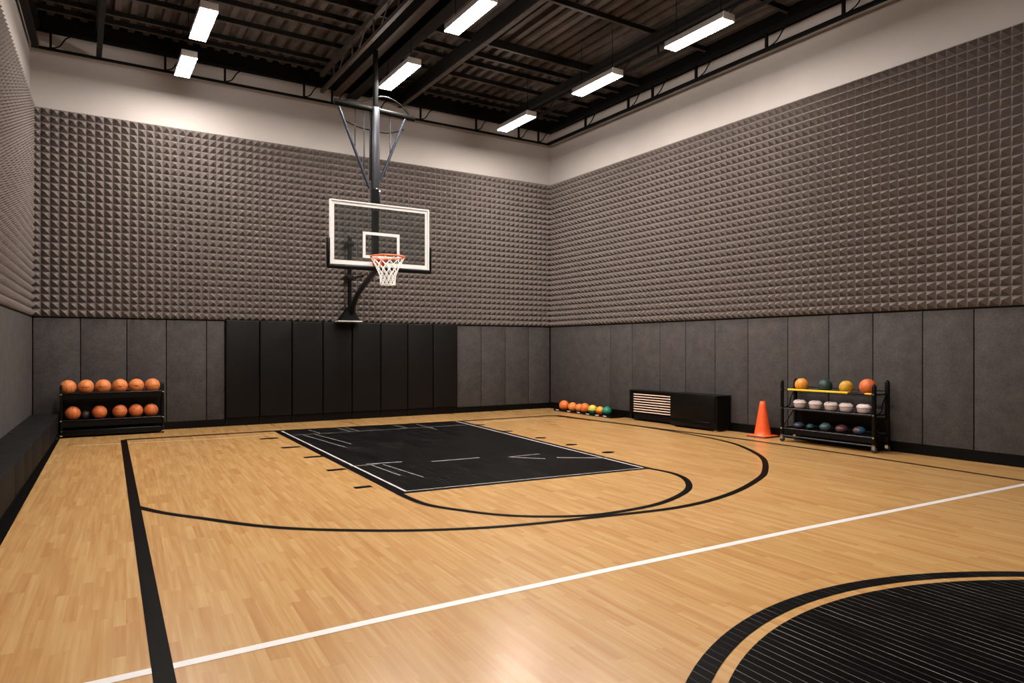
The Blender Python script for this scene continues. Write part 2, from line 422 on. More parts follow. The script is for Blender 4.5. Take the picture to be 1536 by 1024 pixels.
lp = leftbox(.001, TH, .05, LL-.1, ZP0, ZP1); o = lp.build('felt_panel', M['felt'])
tag(o, 'long grey felt panel on the left wall above the padded bench', 'wall panel')

px = [2.49, 3.14, 3.79, 4.44, 5.08, 5.74, 6.39, 7.03, 7.675]
plab = ['leftmost of the eight black wall pads below the hoop, next to grey felt', 'second black wall pad from the left in the row below the hoop',
        'third black wall pad from the left in the row below the hoop', 'fourth black wall pad from the left, under the hoop arm base plate',
        'fifth black wall pad from the left in the row below the hoop', 'sixth black wall pad from the left in the row below the hoop',
        'seventh black wall pad from the left, second from the right end of the row', 'rightmost of the eight black wall pads, next to grey felt']
for i in range(8):
    x0, x1 = px[i]+.008, px[i+1]-.008
    t = empty('wall_pad', ((x0+x1)/2, YB-.05, 0), plab[i], 'wall pad', 'black wall pads below the hoop')
    MB().bevbox(x0, x1, YB-.10, YB-.001, .16, ZF0-.005, .022, 4).build('pad', M['pad'], t)
    MB().box(x0, x1, YB-.065, YB-.046, .01, .16).build('kick_plate', M['cabinet'], t)
    MB().lathe([(.006, -.004), (.008, 0), (.005, .004)], (x0+.02, YB-.067, .06), 10).build('screw', M['chrome'], t)

# ------------------------------------------------------------------ court markings (painted on the floor: parts of the floor)
Z1, Z2, Z3 = .0020, .0032, .0045
def flat(name, polys, mat, z, label=None):
    mb = MB()
    for P in polys: mb.add([(p[0], p[1], z) for p in P], [tuple(range(len(P)))])
    o = mb.build(name, mat, floor)
    if label: o['label'] = label
    return o
def ribbon(name, pts, w, mat, z, label=None, side=0):
    P = [Vector((p[0], p[1], 0)) for p in pts]; vs = []; m = len(P)
    for i, q in enumerate(P):
        t = (P[min(i+1, m-1)]-P[max(i-1, 0)]).normalized(); nn = Vector((-t.y, t.x, 0))
        ww = w[i] if isinstance(w, list) else w
        vs.append(q+nn*(ww*(.5+side/2))); vs.append(q-nn*(ww*(.5-side/2)))
    mb = MB().add([(v.x, v.y, z) for v in vs], [(2*i+1, 2*i+3, 2*i+2, 2*i) for i in range(m-1)])
    o = mb.build(name, mat, floor)
    if label: o['label'] = label
    return o
key = [(3.12,13.27), (6.93,13.03), (6.28,6.58), (2.87,6.86)]
flat('key_area', [key[::-1]], M['paint'], Z1, 'black painted key below the hoop')
def lerp2(a, b, t): return (a[0]+(b[0]-a[0])*t, a[1]+(b[1]-a[1])*t)
ribbon('key_border_line', [(3.235,13.22), (3.01,6.95), (6.20,6.67), (6.80,13.05)], .032, M['line_key'], Z2, 'thin white border line inside the key')
ribbon('key_edge_line', [(3.15,13.25), (2.915,6.85)], .085, M['line_black'], Z2)
def L(a, b, w=.028): 
    return ribbon('key_line', [a, b], w, M['key_inner'], Z2)
L((3.17,12.50), (6.75,12.33), .022)
L((3.03,8.80), (3.42,8.79), .024); L((3.27,8.86), (3.75,8.78), .04); L((4.10,8.58), (4.82,8.53), .035); L((5.20,8.36), (5.73,8.36), .03); L((5.22,8.33), (5.55,7.95), .035); L((5.75,7.95), (6.33,7.55), .04)
L((3.30,8.80), (3.33,7.85), .018); L((3.45,8.72), (3.52,7.60), .016); L((3.42,12.42), (3.55,10.55), .018); L((3.62,12.40), (3.75,10.85), .02)
L((4.28,13.15), (4.30,12.45), .022); L((4.44,13.14), (4.46,12.45), .022); L((5.40,13.10), (5.42,12.45), .022); L((3.72,13.18), (3.74,12.48), .018); L((5.85,12.95), (5.80,11.9), .018)
# left sideline, baseline, right sideline
ribbon('side_line', [(.665,13.38), (.10,-3.9)], .094, M['line_black'], Z2, 'wide black side line on the left')
ribbon('base_line', [(.67,13.40), (3.12,13.33), (7.04,13.02), (9.28,12.98)], .135, M['line_black'], Z1, 'thin black baseline before the end wall')
ribbon('side_line', [(9.28,12.99), (9.46,10.72), (9.50,9.56), (9.60,7.82), (9.54,5.66), (9.37,3.66), (9.1,-3.9)], [.13,.12,.11,.09,.075,.06,.05], M['line_black'], Z1, 'thin black side line along the right wall')
arc = catmull([(.47,7.72), (.68,7.27), (.96,6.84), (1.35,6.27), (1.76,5.87), (2.41,5.43), (3.14,5.13), (4.04,4.96), (5.0,4.84), (5.9,5.0), (6.85,5.39), (7.42,5.74), (8.14,6.33), (8.66,6.97), (9.06,7.66), (9.28,8.43), (9.41,9.5), (9.44,10.7), (9.40,12.98)], 10)
ribbon('three_point_line', arc, .078, M['line_black'], Z1, 'large black three point arc')
fta = catmull([(2.90,6.87), (2.93,6.26), (3.14,5.79), (3.37,5.45), (3.70,5.19), (4.08,5.03), (4.58,5.01), (5.0,5.08), (5.46,5.27), (5.80,5.50), (6.11,5.86), (6.25,6.22), (6.24,6.62)], 10)
ribbon('free_throw_arc', fta, .075, M['line_black'], Z2, 'black half circle in front of the key')
for (x, y, w) in [(2.79,12.28,.30), (2.83,11.0,.28), (2.85,9.86,.26), (2.80,8.66,.24), (2.70,7.42,.20)]:
    ribbon('lane_mark', [(x-w/2, y), (x+w/2, y)], .05+.008*y, M['line_black'], Z1, 'short black lane mark left of the key')
for (x, y) in [(6.90,12.2), (6.80,10.98), (6.78,9.86), (6.72,8.90), (6.68,7.95)]:
    ribbon('lane_mark', [(x-.10, y-.02), (x-.03, y), (x+.05, y+.01), (x+.12, y)], [.07,.16,.16,.05], M['line_black'], Z1, 'short black lane mark right of the key')
ribbon('half_court_line', [(-1.45,3.68), (0,3.73), (1.6,3.745), (3.1,3.735), (5.25,3.695), (9.18,3.55), (10.35,3.50)], .068, M['line_white'], Z1, 'long white line crossing the court')
def ring(name, cx, cy, r0, r1, mat, z, label):
    n = 128; vs = []; fs = []
    for k in range(n):
        a = 2*PI*k/n
        vs += [(cx+r1*math.cos(a), cy+r1*math.sin(a), z), (cx+r0*math.cos(a), cy+r0*math.sin(a), z)]
    for k in range(n):
        l = (k+1) % n; fs.append((2*k, 2*l, 2*l+1, 2*k+1))
    o = MB().add(vs, fs).build(name, mat, floor); o['label'] = label
CX, CY, RR = 3.885, -.13, 2.842
ring('center_ring', CX, CY, 2.735, RR, M['paint'], Z2, 'black ring around the centre circle')
n = 160; flat('center_circle', [[(CX+2.665*math.cos(2*PI*k/n), CY+2.665*math.sin(2*PI*k/n)) for k in range(n)]], M['disc_paint'], Z2, 'black centre circle with pale plank seams')
# black floor strip at the bench foot
flat('bench_strip', [[(leftx(14.2, .40), 14.15), (leftx(-3.9, .40), -3.9), (leftx(-3.9, .40)+.20, -3.9), (leftx(14.2, .40)+.07, 14.15)]], M['line_black'], Z1, 'black painted strip at the foot of the bench')
ribbon('faint_line', [(-.05,13.0), (.7,12.88), (2.0,12.72), (3.0,12.75)], .03, M['faint'], Z1*.7, 'faint pale scuff line before the basketball rack')
ribbon('faint_line', [(7.2,12.55), (8.3,12.60), (9.2,12.35)], .05, M['faint'], Z1*.7, 'faint pale scuff near the floor balls')

# ------------------------------------------------------------------ ceiling steel
ZJ = 7.35
jl = [(14.33, 'ceiling joist closest to the hoop end wall'), (13.93, 'second ceiling joist out from the hoop end wall'), (13.14, 'third ceiling joist out from the hoop end wall'),
      (12.45, 'fourth ceiling joist out from the hoop end wall'), (12.02, 'fifth ceiling joist out from the hoop end wall, close beside the fourth'), (11.33, 'sixth ceiling joist out from the hoop end wall, deeper than its neighbours'),
      (9.45, 'ceiling joist crossing above the right row lights, seventh out from the hoop wall'), (7.6, 'ceiling joist at the top edge of the photo, eighth out from the hoop wall')]
jl += [(5.7-1.9*k, 'ceiling joist beyond the top of the photo, %s in that group' % words[k]) for k in range(5)]
for y, l in jl:
    z0 = ZJ if y != 11.33 else ZJ-.07
    t = empty('ceiling_joist', (4, y, z0), l, 'ceiling joist', 'joists under the roof deck')
    MB().box(leftx(y)+.02, XR-.02, y-.026, y+.026, z0, z0+.012).build('bottom_flange', M['joist_steel'], t)  # flange paler than the web: the lit lower edge is put into the colour
    MB().box(leftx(y)+.02, XR-.02, y-.012, y+.012, z0+.012, 7.43).box(leftx(y)+.02, XR-.02, y-.026, y+.026, 7.43, 7.444).build('web', M['dark_steel'], t)
def ibeam(x, w, z0, z1, label, mat='joist_steel', web='dark_steel'):
    t = empty('roof_girder', (x, 5, z0), label, 'roof girder', 'long girders running toward the hoop wall')
    MB().box(x-w/2, x+w/2, YF+.05, YB-.02, z0, z0+.02).build('bottom_flange', M[mat], t)
    MB().box(x-.012, x+.012, YF+.05, YB-.02, z0+.02, z1-.02).box(x-w/2, x+w/2, YF+.05, YB-.02, z1-.02, z1).build('web', M[web], t)
    return t
ibeam(4.72, .17, 7.0, 7.34, 'long roof girder just left of the hoop mast, with a brown underside')
ibeam(5.07, .22, 6.98, 7.34, 'wide dark roof girder just right of the hoop mast', 'dark_steel')
ibeam(6.22, .09, 7.02, 7.34, 'slim roof girder right of the middle row of lights')
ibeam(9.0, .10, 7.16, 7.34, 'slim dark roof girder beside the right row of lights', 'dark_steel')
def vtruss(x0, y0, x1, y1, zb, zt, w, verts, name, label, mat='black_steel', diag=None, wv=None):
    t = empty(name, (x0, y0, zb), label, 'roof truss'); mb = MB()
    a = Vector((x0, y0, zb)); b = Vector((x1, y1, zb)); up = Vector((0,0,zt-zb))
    MB().bar(a, b, w, w).build('bottom_chord', M[mat], t)
    MB().bar(a+up, b+up, w*1.15, w*1.3).build('top_chord', M[mat], t)
    d = (b-a).normalized()
    for v in verts:
        p = a+d*v
        MB().bar(p, p+up, (wv or w)*.9, (wv or w)*.9).build('truss_post', M[mat], t)
        if diag:
            q = catmull([p+Vector((0,0,.02)), p+d*diag*.45+up*.25, p+d*diag*.8+up*.75, p+d*diag*1.2+up], 5)
            MB().tube(q, .012, 6).build('truss_brace', M[mat], t)
    return t
vtruss(leftx(14.45)+.04, 14.46, XR-.25, 14.46, 6.75, 7.06, .042, [.28, 2.07, 3.12, 4.66, 5.25, 6.2, 7.3, 8.75, 9.96, 10.55], 'wall_truss', 'thin black steel truss along the top of the end wall', diag=.28)
vtruss(10.17, 14.46, 10.17, YF+.1, 6.75, 7.07, .06, [1.55, 3.05, 3.80, 5.0, 6.62, 8.05, 9.6, 11.2, 12.8, 14.4, 16], 'wall_truss', 'thin black steel truss along the top of the right wall', diag=.45, wv=.05)
p0 = L0+LN*.10-LD*.25; p1 = L0+LN*.10-LD*(LL-.2)
vtruss(p0.x, p0.y, p1.x, p1.y, 6.78, 7.12, .10, [1.4, 2.9, 4.4, 5.9, 7.4, 8.9], 'wall_truss', 'black steel truss along the top of the left wall', 'dark_steel', wv=.05)
vtruss(.33, 14.5, .33, YF+.1, 6.80, 7.28, .085, [2.1, 3.6, 5.1, 6.6, 8.1], 'roof_truss', 'dark roof truss crossing the left bay beside the wall', 'dark_steel', diag=.5, wv=.04)
vtruss(4.36, 14.45, 4.36, YF+.1, 6.95, 7.3, .07, [.8+1.1*k for k in range(14)], 'roof_truss', 'thin truss left of the two middle roof girders', 'joist_steel', diag=.8, wv=.03)
vtruss(9.35, 14.45, 9.35, YF+.1, 7.1, 7.32, .05, [.9+1.3*k for k in range(12)], 'roof_truss', 'thin truss between the right row of lights and the right wall', 'dark_steel', diag=.6, wv=.03)

def cable(pts, r, label):
    o = MB().tube(catmull(pts, 8), r, 6).build('hanging_cable', M['black_steel']); tag(o, label, 'cable', 'black cables around the hoop crossbar')
cable([(3.93,12.1,5.98), (4.15,12.1,6.02), (4.40,12.1,6.05), (4.62,12.1,6.16)], .012, 'black cable arching left of the mast above the crossbar')
cable([(3.95,12.06,5.84), (4.05,12.1,5.66), (4.30,12.1,5.57), (4.53,12.1,5.545)], .014, 'black cable sagging below the left half of the crossbar')
cable([(4.68,12.1,5.54), (4.9,12.1,5.55), (5.2,12.1,5.66)], .014, 'black cable sagging below the right half of the crossbar')
cable([(4.66,12.1,6.17), (4.88,12.1,6.20), (5.12,12.1,6.12), (5.33,12.1,5.94)], .016, 'black cable arching right of the mast above the crossbar')

# ------------------------------------------------------------------ ceiling lights
def make_light(x, y0, y1, label):
    z = 6.45; yc = (y0+y1)/2
    t = empty('ceiling_light', (x, yc, z), label, 'ceiling light', 'linear lights hanging from the roof')
    w = .12
    MB().box(x-w, x+w, y1-.012, y1, z, z+.105).box(x-w, x-w+.008, y0, y1, z+.012, z+.105).box(x+w-.008, x+w, y0, y1, z+.012, z+.105).box(x-w, x+w, y0, y1, z+.10, z+.105).build('housing', M['housing'], t)
    MB().bevbox(x-w-.002, x+w+.002, y0-.012, y0+.012, z, z+.108, .004, 2).build('end_cap', M['white_paint'], t, label='pale end cap')
    MB().box(x-w+.001, x+w-.001, y0+.013, y1-.013, z-.004, z+.012).build('diffuser', M['diffuser'], t)
    for yy in (y0+.15, y1-.15):
        MB().tube([(x, yy, z+.10), (x, yy, 7.34)], .006, 6).build('suspension_wire', M['black_steel'], t)
    return t
for a in [(1.62, 10.80, 11.98, 'ceiling light in the left row, nearer one above the left court'), (1.60, 12.74, 13.74, 'ceiling light in the left row, nearest the end wall'),
          (4.93, 8.42, 9.62, 'ceiling light in the middle row, at the top edge of the photo'), (4.93, 11.0, 12.36, 'ceiling light in the middle row, directly above the hoop crossbar'),
          (8.24, 7.02, 8.24, 'ceiling light in the right row, nearest the viewer'), (8.20, 9.48, 10.68, 'ceiling light in the right row, middle one of the three in view'),
          (8.12, 12.14, 13.34, 'ceiling light in the right row, nearest the end wall corner')]: make_light(*a)
for x, ys, w in [(1.6, (6.3, 2.6), 'left'), (4.93, (6.0, 3.3), 'middle')]:
    for i, y in enumerate(ys): make_light(x, y-.6, y+.6, 'ceiling light in the %s row, %s one beyond the top of the photo' % (w, words[i]))

# ------------------------------------------------------------------ basketball hoop
H = empty('basketball_hoop', (4.6, 12.0, 2.0), 'white framed glass backboard with orange rim, hung on a mast and wall arm', 'basketball hoop')
BX0, BX1, BZ0, BZ1, BY = 3.60, 5.43, 2.975, 4.07, 11.5
bb = MB().box(BX0+.02, BX1-.02, BY-.006, BY+.006, BZ0+.02, BZ1-.02).build('backboard', M['glass'], H, label='clear glass backboard')
def frame_rect(mb, x0, x1, z0, z1, w, y0, y1):
    mb.box(x0, x1, y0, y1, z0, z0+w).box(x0, x1, y0, y1, z1-w, z1).box(x0, x0+w, y0, y1, z0+w, z1-w).box(x1-w, x1, y0, y1, z0+w, z1-w); return mb
o = frame_rect(MB(), BX0, BX1, BZ0, BZ1, .024, BY-.03, BY+.03); o.build('frame', M['white_paint'], bb, label='white outer frame')
frame_rect(MB(), BX0+.024, BX1-.024, BZ0+.024, BZ1-.024, .052, BY-.0085, BY-.0065).build('border_stripe', M['white_paint'], bb, label='white border stripe')
frame_rect(MB(), 4.18, 4.86, 3.115, 3.57, .05, BY-.009, BY-.0065).build('target_square', M['white_paint'], bb, label='white target rectangle')
MB().bevbox(BX0-.04, BX1+.04, BY-.035, BY+.045, BZ0-.075, BZ0-.002, .02, 3).bevbox(BX0-.05, BX0-.002, BY-.035, BY+.045, BZ0-.06, BZ0+.44, .018, 3).bevbox(BX1+.002, BX1+.05, BY-.035, BY+.045, BZ0-.06, BZ0+.42, .018, 3).build('edge_padding', M['gloss_black'], bb, label='black edge padding')
# mast
MB().bevbox(4.53, 4.67, 11.93, 12.07, 4.34, 5.94, .03, 3).build('mast', M['mast_steel'], H, label='grey steel mast')
MB().bevbox(4.565, 4.645, 11.96, 12.04, 5.94, 6.98, .012, 2).build('mast_top', M['black_steel'], H)
MB().bevbox(4.53, 4.67, 11.92, 12.08, 4.14, 4.38, .03, 3).box(4.39, 4.49, 11.54, 11.64, 3.10, 4.34).bar((4.60,12.03,4.25), (4.44,11.60,4.25), .12, .18).build('mast_bracket', M['gloss_black'], H)
MB().lathe([(.045, -.006), (.05, 0), (.045, .006)], (0,0,0), 16).tube([(-.05,0,0), (-.03,0,.05), (.0,0,.06), (.03,0,.05), (.05,0,0)], .012, 8).build('collar', M['chrome'], H)
bpy.data.objects['collar'].matrix_parent_inverse = Matrix.Translation((0,-.1,2.38))
MB().box(4.38, 4.50, 11.51, 11.545, 3.95, 4.03).build('mounting_clip', M['chrome'], H)
MB().tube([(3.84,12.0,5.915), (5.37,12.0,5.865)], .048, 12).build('crossbar', M['black_steel'], H)
for a, b in (((3.92,12.0,5.83), (4.49,12.0,4.44)), ((5.19,12.0,5.85), (4.70,12.0,4.62))):
    MB().tube([a, b], .026, 10).build('brace', M['blue_steel'], H, label='diagonal steel brace')
for x, z, r in ((4.23, 5.05, .010), (4.40, 4.72, .012), (4.515, 4.6, .02), (4.90, 5.1, .012)):
    MB().tube([(x, 12.03, 5.88), (x, 12.03, z)], r, 8).build('hanger_rod', M['blue_steel'] if r == .012 else M['gloss_black'], H)
# wall arm
MB().tube([(4.97,14.48,2.2), (4.97,14.48,3.95)], .045, 10).bevbox(4.90, 5.04, 14.40, 14.66, 3.0, 3.12, .01).bevbox(4.90, 5.04, 14.40, 14.66, 3.75, 3.85, .01).build('wall_column', M['gloss_black'], H)
arm = catmull([(4.985,14.42,2.30), (5.0,14.30,2.50), (4.985,14.05,2.66), (4.93,13.5,2.83), (4.80,12.8,2.92), (4.62,12.1,2.95), (4.52,11.56,2.965)], 6)
MB().tube(arm, .058, 10).build('curved_arm', M['gloss_black'], H)
MB().tube([(4.95,14.45,3.05), (4.9,14.0,3.02), (4.80,13.2,2.98)], .028, 8).build('arm_stay', M['gloss_black'], H)
bp = MB(); bp.add([(4.72,14.58,2.14), (5.18,14.58,2.14), (5.16,14.36,2.14), (4.74,14.36,2.14), (4.90,14.52,2.42), (5.04,14.52,2.42), (5.04,14.42,2.42), (4.90,14.42,2.42)], [(0,1,2,3), (7,6,5,4), (0,4,5,1), (1,5,6,2), (2,6,7,3), (3,7,4,0)])
bp.build('base_bracket', M['black_steel'], H)
MB().box(4.68, 5.20, 14.34, 14.60, 2.118, 2.14).build('base_plate', M['white_paint'], H, label='pale base plate')
MB().box(4.95, 5.0, 14.405, 14.413, 2.26, 2.30).box(4.95, 4.99, 14.412, 14.42, 2.33, 2.36).build('maker_mark', M['label_paper'], H)
# rim
RX, RY, RZ, R = 4.47, 11.08, 3.10, .285
rim = MB().tube([(RX+R*math.cos(2*PI*k/48), RY+R*math.sin(2*PI*k/48), RZ) for k in range(48)], .014, 10, closed=True)
rim.build('rim', M['rim'], H, label='orange rim')
MB().box(RX-.115, RX+.095, BY-.045, BY-.010, 2.985, 3.10).box(RX-.10, RX+.08, RY+R-.02, BY-.02, 3.082, 3.098).add(
    [(RX-.10, BY-.045, 3.085), (RX-.10, RY+R-.03, 3.085), (RX-.10, BY-.045, 2.99), (RX-.085, BY-.045, 3.085), (RX-.085, RY+R-.03, 3.085), (RX-.085, BY-.045, 2.99)], [(0,1,2), (5,4,3), (0,3,4,1), (1,4,5,2), (2,5,3,0)]).add(
    [(RX+.065, BY-.045, 3.085), (RX+.065, RY+R-.03, 3.085), (RX+.065, BY-.045, 2.99), (RX+.08, BY-.045, 3.085), (RX+.08, RY+R-.03, 3.085), (RX+.08, BY-.045, 2.99)], [(0,1,2), (5,4,3), (0,3,4,1), (1,4,5,2), (2,5,3,0)]).build('rim_bracket', M['rim'], H, label='orange rim bracket')
net = MB(); NS = 12; lev = 6
def nr(t): return R*(1-.55*min(1, t*1.25)**.8) if t < .8 else R*.45+.0*t
def npnt(k, t):
    a = 2*PI*k/NS; r = R*(1-t)**1.0*.55+R*.45; r = R*(.45+.55*(1-min(1, t/.75))**1.3)
    return (RX+r*math.cos(a), RY+r*math.sin(a), RZ-.012-.465*t)
for k in range(NS):
    for s in (-1, 1):
        pts = [npnt(k+s*.5*lv, lv/lev) for lv in range(lev+1)]
        net.tube(catmull(pts, 3), .0062, 5)
net.tube([npnt(k/2, .985) for k in range(NS*2)], .006, 5, closed=True)
net.build('net', M['net'], H, label='white cord net')

# ------------------------------------------------------------------ padded bench
bench_s = [14.31, 12.57, 11.25, 10.06, 9.25, 8.40, 6.30]
B = empty('padded_bench', (leftx(10.3, .2), 10.3, 0), 'long black padded bench along the left wall', 'bench')
for i in range(6):
    s0, s1 = YB-bench_s[i], YB-bench_s[i+1]
    mb = MB(); mb.bevbox(0, .405, 0, (s1-s0)-.012, 0, .355, .022, 4)
    o0 = L0+LN*.040-LD*(s0+.006)
    mb.v = [tuple(o0+LN*v[0]-LD*v[1]+Vector((0,0,.065+v[2]))) for v in mb.v]
    mb.f = [f[::-1] for f in mb.f]
    mb.build('cushion', M['bench_vinyl'], B)
leftbox(.045, .42, YB-14.28, YB-6.34, 0, .065).build('plinth', M['baseboard'], B)

# ------------------------------------------------------------------ balls
def sphere(r, ns=24, nr=14, sq=1.0):
    mb = MB(); prof = []
    vs = [(0,0,-r*sq)]; fs = []
    for i in range(1, nr):
        a = -PI/2+PI*i/nr
        for k in range(ns):
            b = 2*PI*k/ns; vs.append((r*math.cos(a)*math.cos(b), r*math.cos(a)*math.sin(b), r*math.sin(a)*sq))
    vs.append((0,0,r*sq)); top = len(vs)-1
    for k in range(ns):
        l = (k+1) % ns; fs.append((0, 1+l, 1+k)); m = 1+(nr-2)*ns; fs.append((m+k, m+l, top))
    for i in range(nr-2):
        for k in range(ns):
            l = (k+1) % ns; a = 1+i*ns; fs.append((a+k, a+l, a+ns+l, a+ns+k))
    return mb.add(vs, fs, True)
def ball(loc, r, mat, label, group, name='basketball', cat='ball', rot=None, sq=1.0):
    o = sphere(r, sq=sq).build(name, M[mat]); o.location = loc
    o.rotation_euler = rot or (random.uniform(-.5,.5), random.uniform(-.5,.5), random.uniform(0,6.28))
    tag(o, label, cat, group); return o
# left rack
RK = empty('ball_rack', (.53, 14.3, 0), 'black two-tier ball rack full of orange basketballs by the left corner', 'ball rack')
xa, xb, ya, yb = -.235, 1.335, 14.17, 14.50
for x in (xa, xb):
    for y in (ya, yb):
        MB().bevbox(x-.018, x+.018, y-.018, y+.018, 0, .90, .008, 2).lathe([(.014, 0), (.016, .012), (.006, .022)], (x, y, .90), 10).build('post', M['gloss_black'], RK)
    MB().box(x-.012, x+.012, ya, yb, .10, .14).box(x-.012, x+.012, ya, yb, .74, .77).box(x-.012, x+.012, ya, yb, .27, .30).build('end_rail', M['gloss_black'], RK)
    MB().lathe([(.012,-.004), (.012,.004)], (x, ya-.02, .12), 10).box(x-.014, x+.014, ya-.024, ya-.018, .745, .765).box(x-.014, x+.014, ya-.024, ya-.018, .285, .305).box(x-.02, x+.02, ya-.026, ya-.018, .03, .05).build('bolt', M['chrome'], RK)
for zt, nm in ((.765, 'top'), (.295, 'low')):
    sh = (MB().box(xa, xb, ya+.02, yb, zt-.012, zt) if nm == 'low' else MB().tube([(xa, 14.23, zt-.010), (xb, 14.23, zt-.010)], .012, 8).tube([(xa, 14.39, zt-.010), (xb, 14.39, zt-.010)], .012, 8)).build('shelf', M['blue_steel'], RK)
    MB().tube([(xa, ya, zt), (xb, ya, zt)], .014, 8).tube([(xa, yb, zt+.03), (xb, yb, zt+.03)], .012, 8).build('shelf_rail', M['gloss_black'], sh)
MB().box(xa, xb, ya+.0, ya+.012, .665, .775).build('front_panel', M['gloss_black'], RK)
MB().box(xa, xb, ya+.0, ya+.012, .185, .28).build('front_panel', M['cabinet'], RK)
MB().box(xa, xb, yb-.012, yb, .02, .77).build('back_panel', M['cabinet'], RK)
MB().bevbox(xa, xb, ya-.012, ya+.03, .03, .13, .01, 2).box(xa, xb, ya+.03, yb, .03, .045).build('base_rail', M['gloss_black'], RK)
ords = ['leftmost', 'second from the left', 'third from the left', 'third from the right', 'second from the right', 'rightmost']
for i, u in enumerate((-.135, .130, .392, .652, .912, 1.172)):
    b = ball((u, 14.31, .765+.1045), .127, 'bb_bright', 'orange basketball on the top tier of the left rack, '+ords[i], 'basketballs on the left rack', rot=(.3, .2*i, .4+i*.9))
    if i in (1, 2, 3, 4):
        mk = MB(); w = (.06, .06, .03, .03)[i-1]
        pts = [(-w+2*w*k/12, 0, .010*math.sin(k*1.9)*(1 if k % 2 else .4)) for k in range(13)]
        rr = .1285
        q = [(p_[0], -math.sqrt(max(0, rr*rr-p_[0]**2-p_[2]**2)), p_[2]) for p_ in pts]
        mk.tube(q, .0032, 5); o = mk.build('printed_mark', M['line_black'], b)
        o.rotation_euler = b.rotation_euler; d = Vector((-.1, -1, 0)); 
        o.rotation_euler = (0, 0, 0); o.matrix_parent_inverse = b.rotation_euler.to_matrix().to_4x4().inverted() @ Matrix.Rotation(-.1, 4, 'Z')
low = [(-.065, 'leftmost'), (.335, 'second from the left'), (.650, 'middle one'), (.905, 'second from the right'), (1.150, 'rightmost')]
for i, (u, w) in enumerate(low):
    ball((u, 14.31, .295+.120), .119, 'bb_dark', 'orange basketball on the lower tier of the left rack, '+w, 'basketballs on the left rack', rot=(.5+i, .7*i, 1.1*i))
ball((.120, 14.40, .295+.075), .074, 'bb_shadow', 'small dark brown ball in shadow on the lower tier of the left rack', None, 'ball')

# ------------------------------------------------------------------ floor balls in trays
def tray(y0, y1, x0, x1, label, marks):
    t = empty('ball_tray', ((x0+x1)/2, (y0+y1)/2, 0), label, 'tray')
    MB().box(x0, x1, y0, y1, .002, .016).box(x0, x0+.012, y0, y1, .016, .055).box(x1-.012, x1, y0, y1, .016, .055).box(x0, x1, y0, y0+.012, .016, .055).box(x0, x1, y1-.012, y1, .016, .055).build('tray', M['gloss_black'], t)
    for y in marks: MB().box(x0-.003, x0, y-.06, y+.06, .022, .040).build('label_strip', M['label_paper'], t)
tray(12.80, 14.0, 10.03, 10.30, 'long low black tray on the floor under the orange balls', (13.85, 13.38, 13.0))
tray(11.75, 12.78, 9.98, 10.34, 'low black tray on the floor under the green and yellow balls', (12.60, 12.25, 11.98))
fb = [(13.74, .125, 'f_orange', 'largest orange ball at the far left end of the floor row by the corner'), (13.40, .112, 'f_orange2', 'bright orange ball second in the floor row by the corner'),
      (13.17, .102, 'f_orange2', 'small orange ball third in the floor row, overlapping its left neighbour'), (12.92, .118, 'f_orange', 'orange ball fourth in the floor row, left of the yellow-green one'),
      (12.63, .108, 'f_yg', 'yellow ball with green underside in the floor row'), (12.36, .100, 'f_oy', 'orange and yellow ball between the yellow-green and teal ones'),
      (12.12, .108, 'f_teal', 'teal green ball at the right end of the floor row')]
for i, (y, r, m, l) in enumerate(fb):
    ball((10.16+(.03 if i == 2 else 0), y, .017+r), r, m, l, 'balls lined up on the floor', 'training_ball', rot=(0, 0, i))

# ------------------------------------------------------------------ cabinets
LC = empty('louvred_cabinet', (10.28, 10.68, 0), 'low black cabinet with cream horizontal louvres against the right wall', 'cabinet')
X0, X1 = 10.17, XR-.046
mb = MB().box(X0, X1, 11.24, 11.37, .04, .63).box(X0, X1, 10.0, 10.04, .04, .63).box(X0, X1, 10.04, 11.30, .04, .15).box(X0, X1, 10.04, 11.30, .60, .63).box(X1-.02, X1, 10.04, 11.30, .15, .60)
mb.build('body', M['cabinet'], LC)
MB().bevbox(X0-.01, X1, 10.0, 11.38, .63, .652, .006, 2).build('top_panel', M['gloss_black'], LC)
for k in range(8):
    z = .192+k*.0525
    MB().obox((X0-.004, 10.04, z), (.004, 0, .017), (0, 1.20, 0), (.018, 0, -.010)).build('louvre', M['slat'], LC, label='cream louvre')
for y in (11.28, 10.1): MB().bevbox(X0+.01, X0+.07, y-.03, y+.03, 0, .04, .006, 2).build('foot', M['chrome'] if y > 11 else M['gloss_black'], LC)
SC = empty('solid_cabinet', (10.2, 9.4, 0), 'plain black cabinet box right of the louvred one', 'cabinet')
X0 = 10.0
MB().box(X0+.012, X1, 8.80, 9.985, .03, .645).build('body', M['cabinet'], SC)
MB().bevbox(X0, X1, 8.79, 9.99, .645, .668, .007, 2).build('top_panel', M['gloss_black'], SC)
MB().bevbox(X0, X0+.014, 8.85, 9.985, .17, .642, .004, 2).build('door', M['cabinet'], SC)
MB().bevbox(X0, X0+.014, 8.98, 9.985, .045, .16, .004, 2).build('lower_panel', M['gloss_black'], SC)
for y in (8.86, 9.92):
    for x in (10.05, 10.33): MB().bevbox(x-.03, x+.03, y-.03, y+.03, 0, .03, .006, 2).build('foot', M['chrome'], SC)

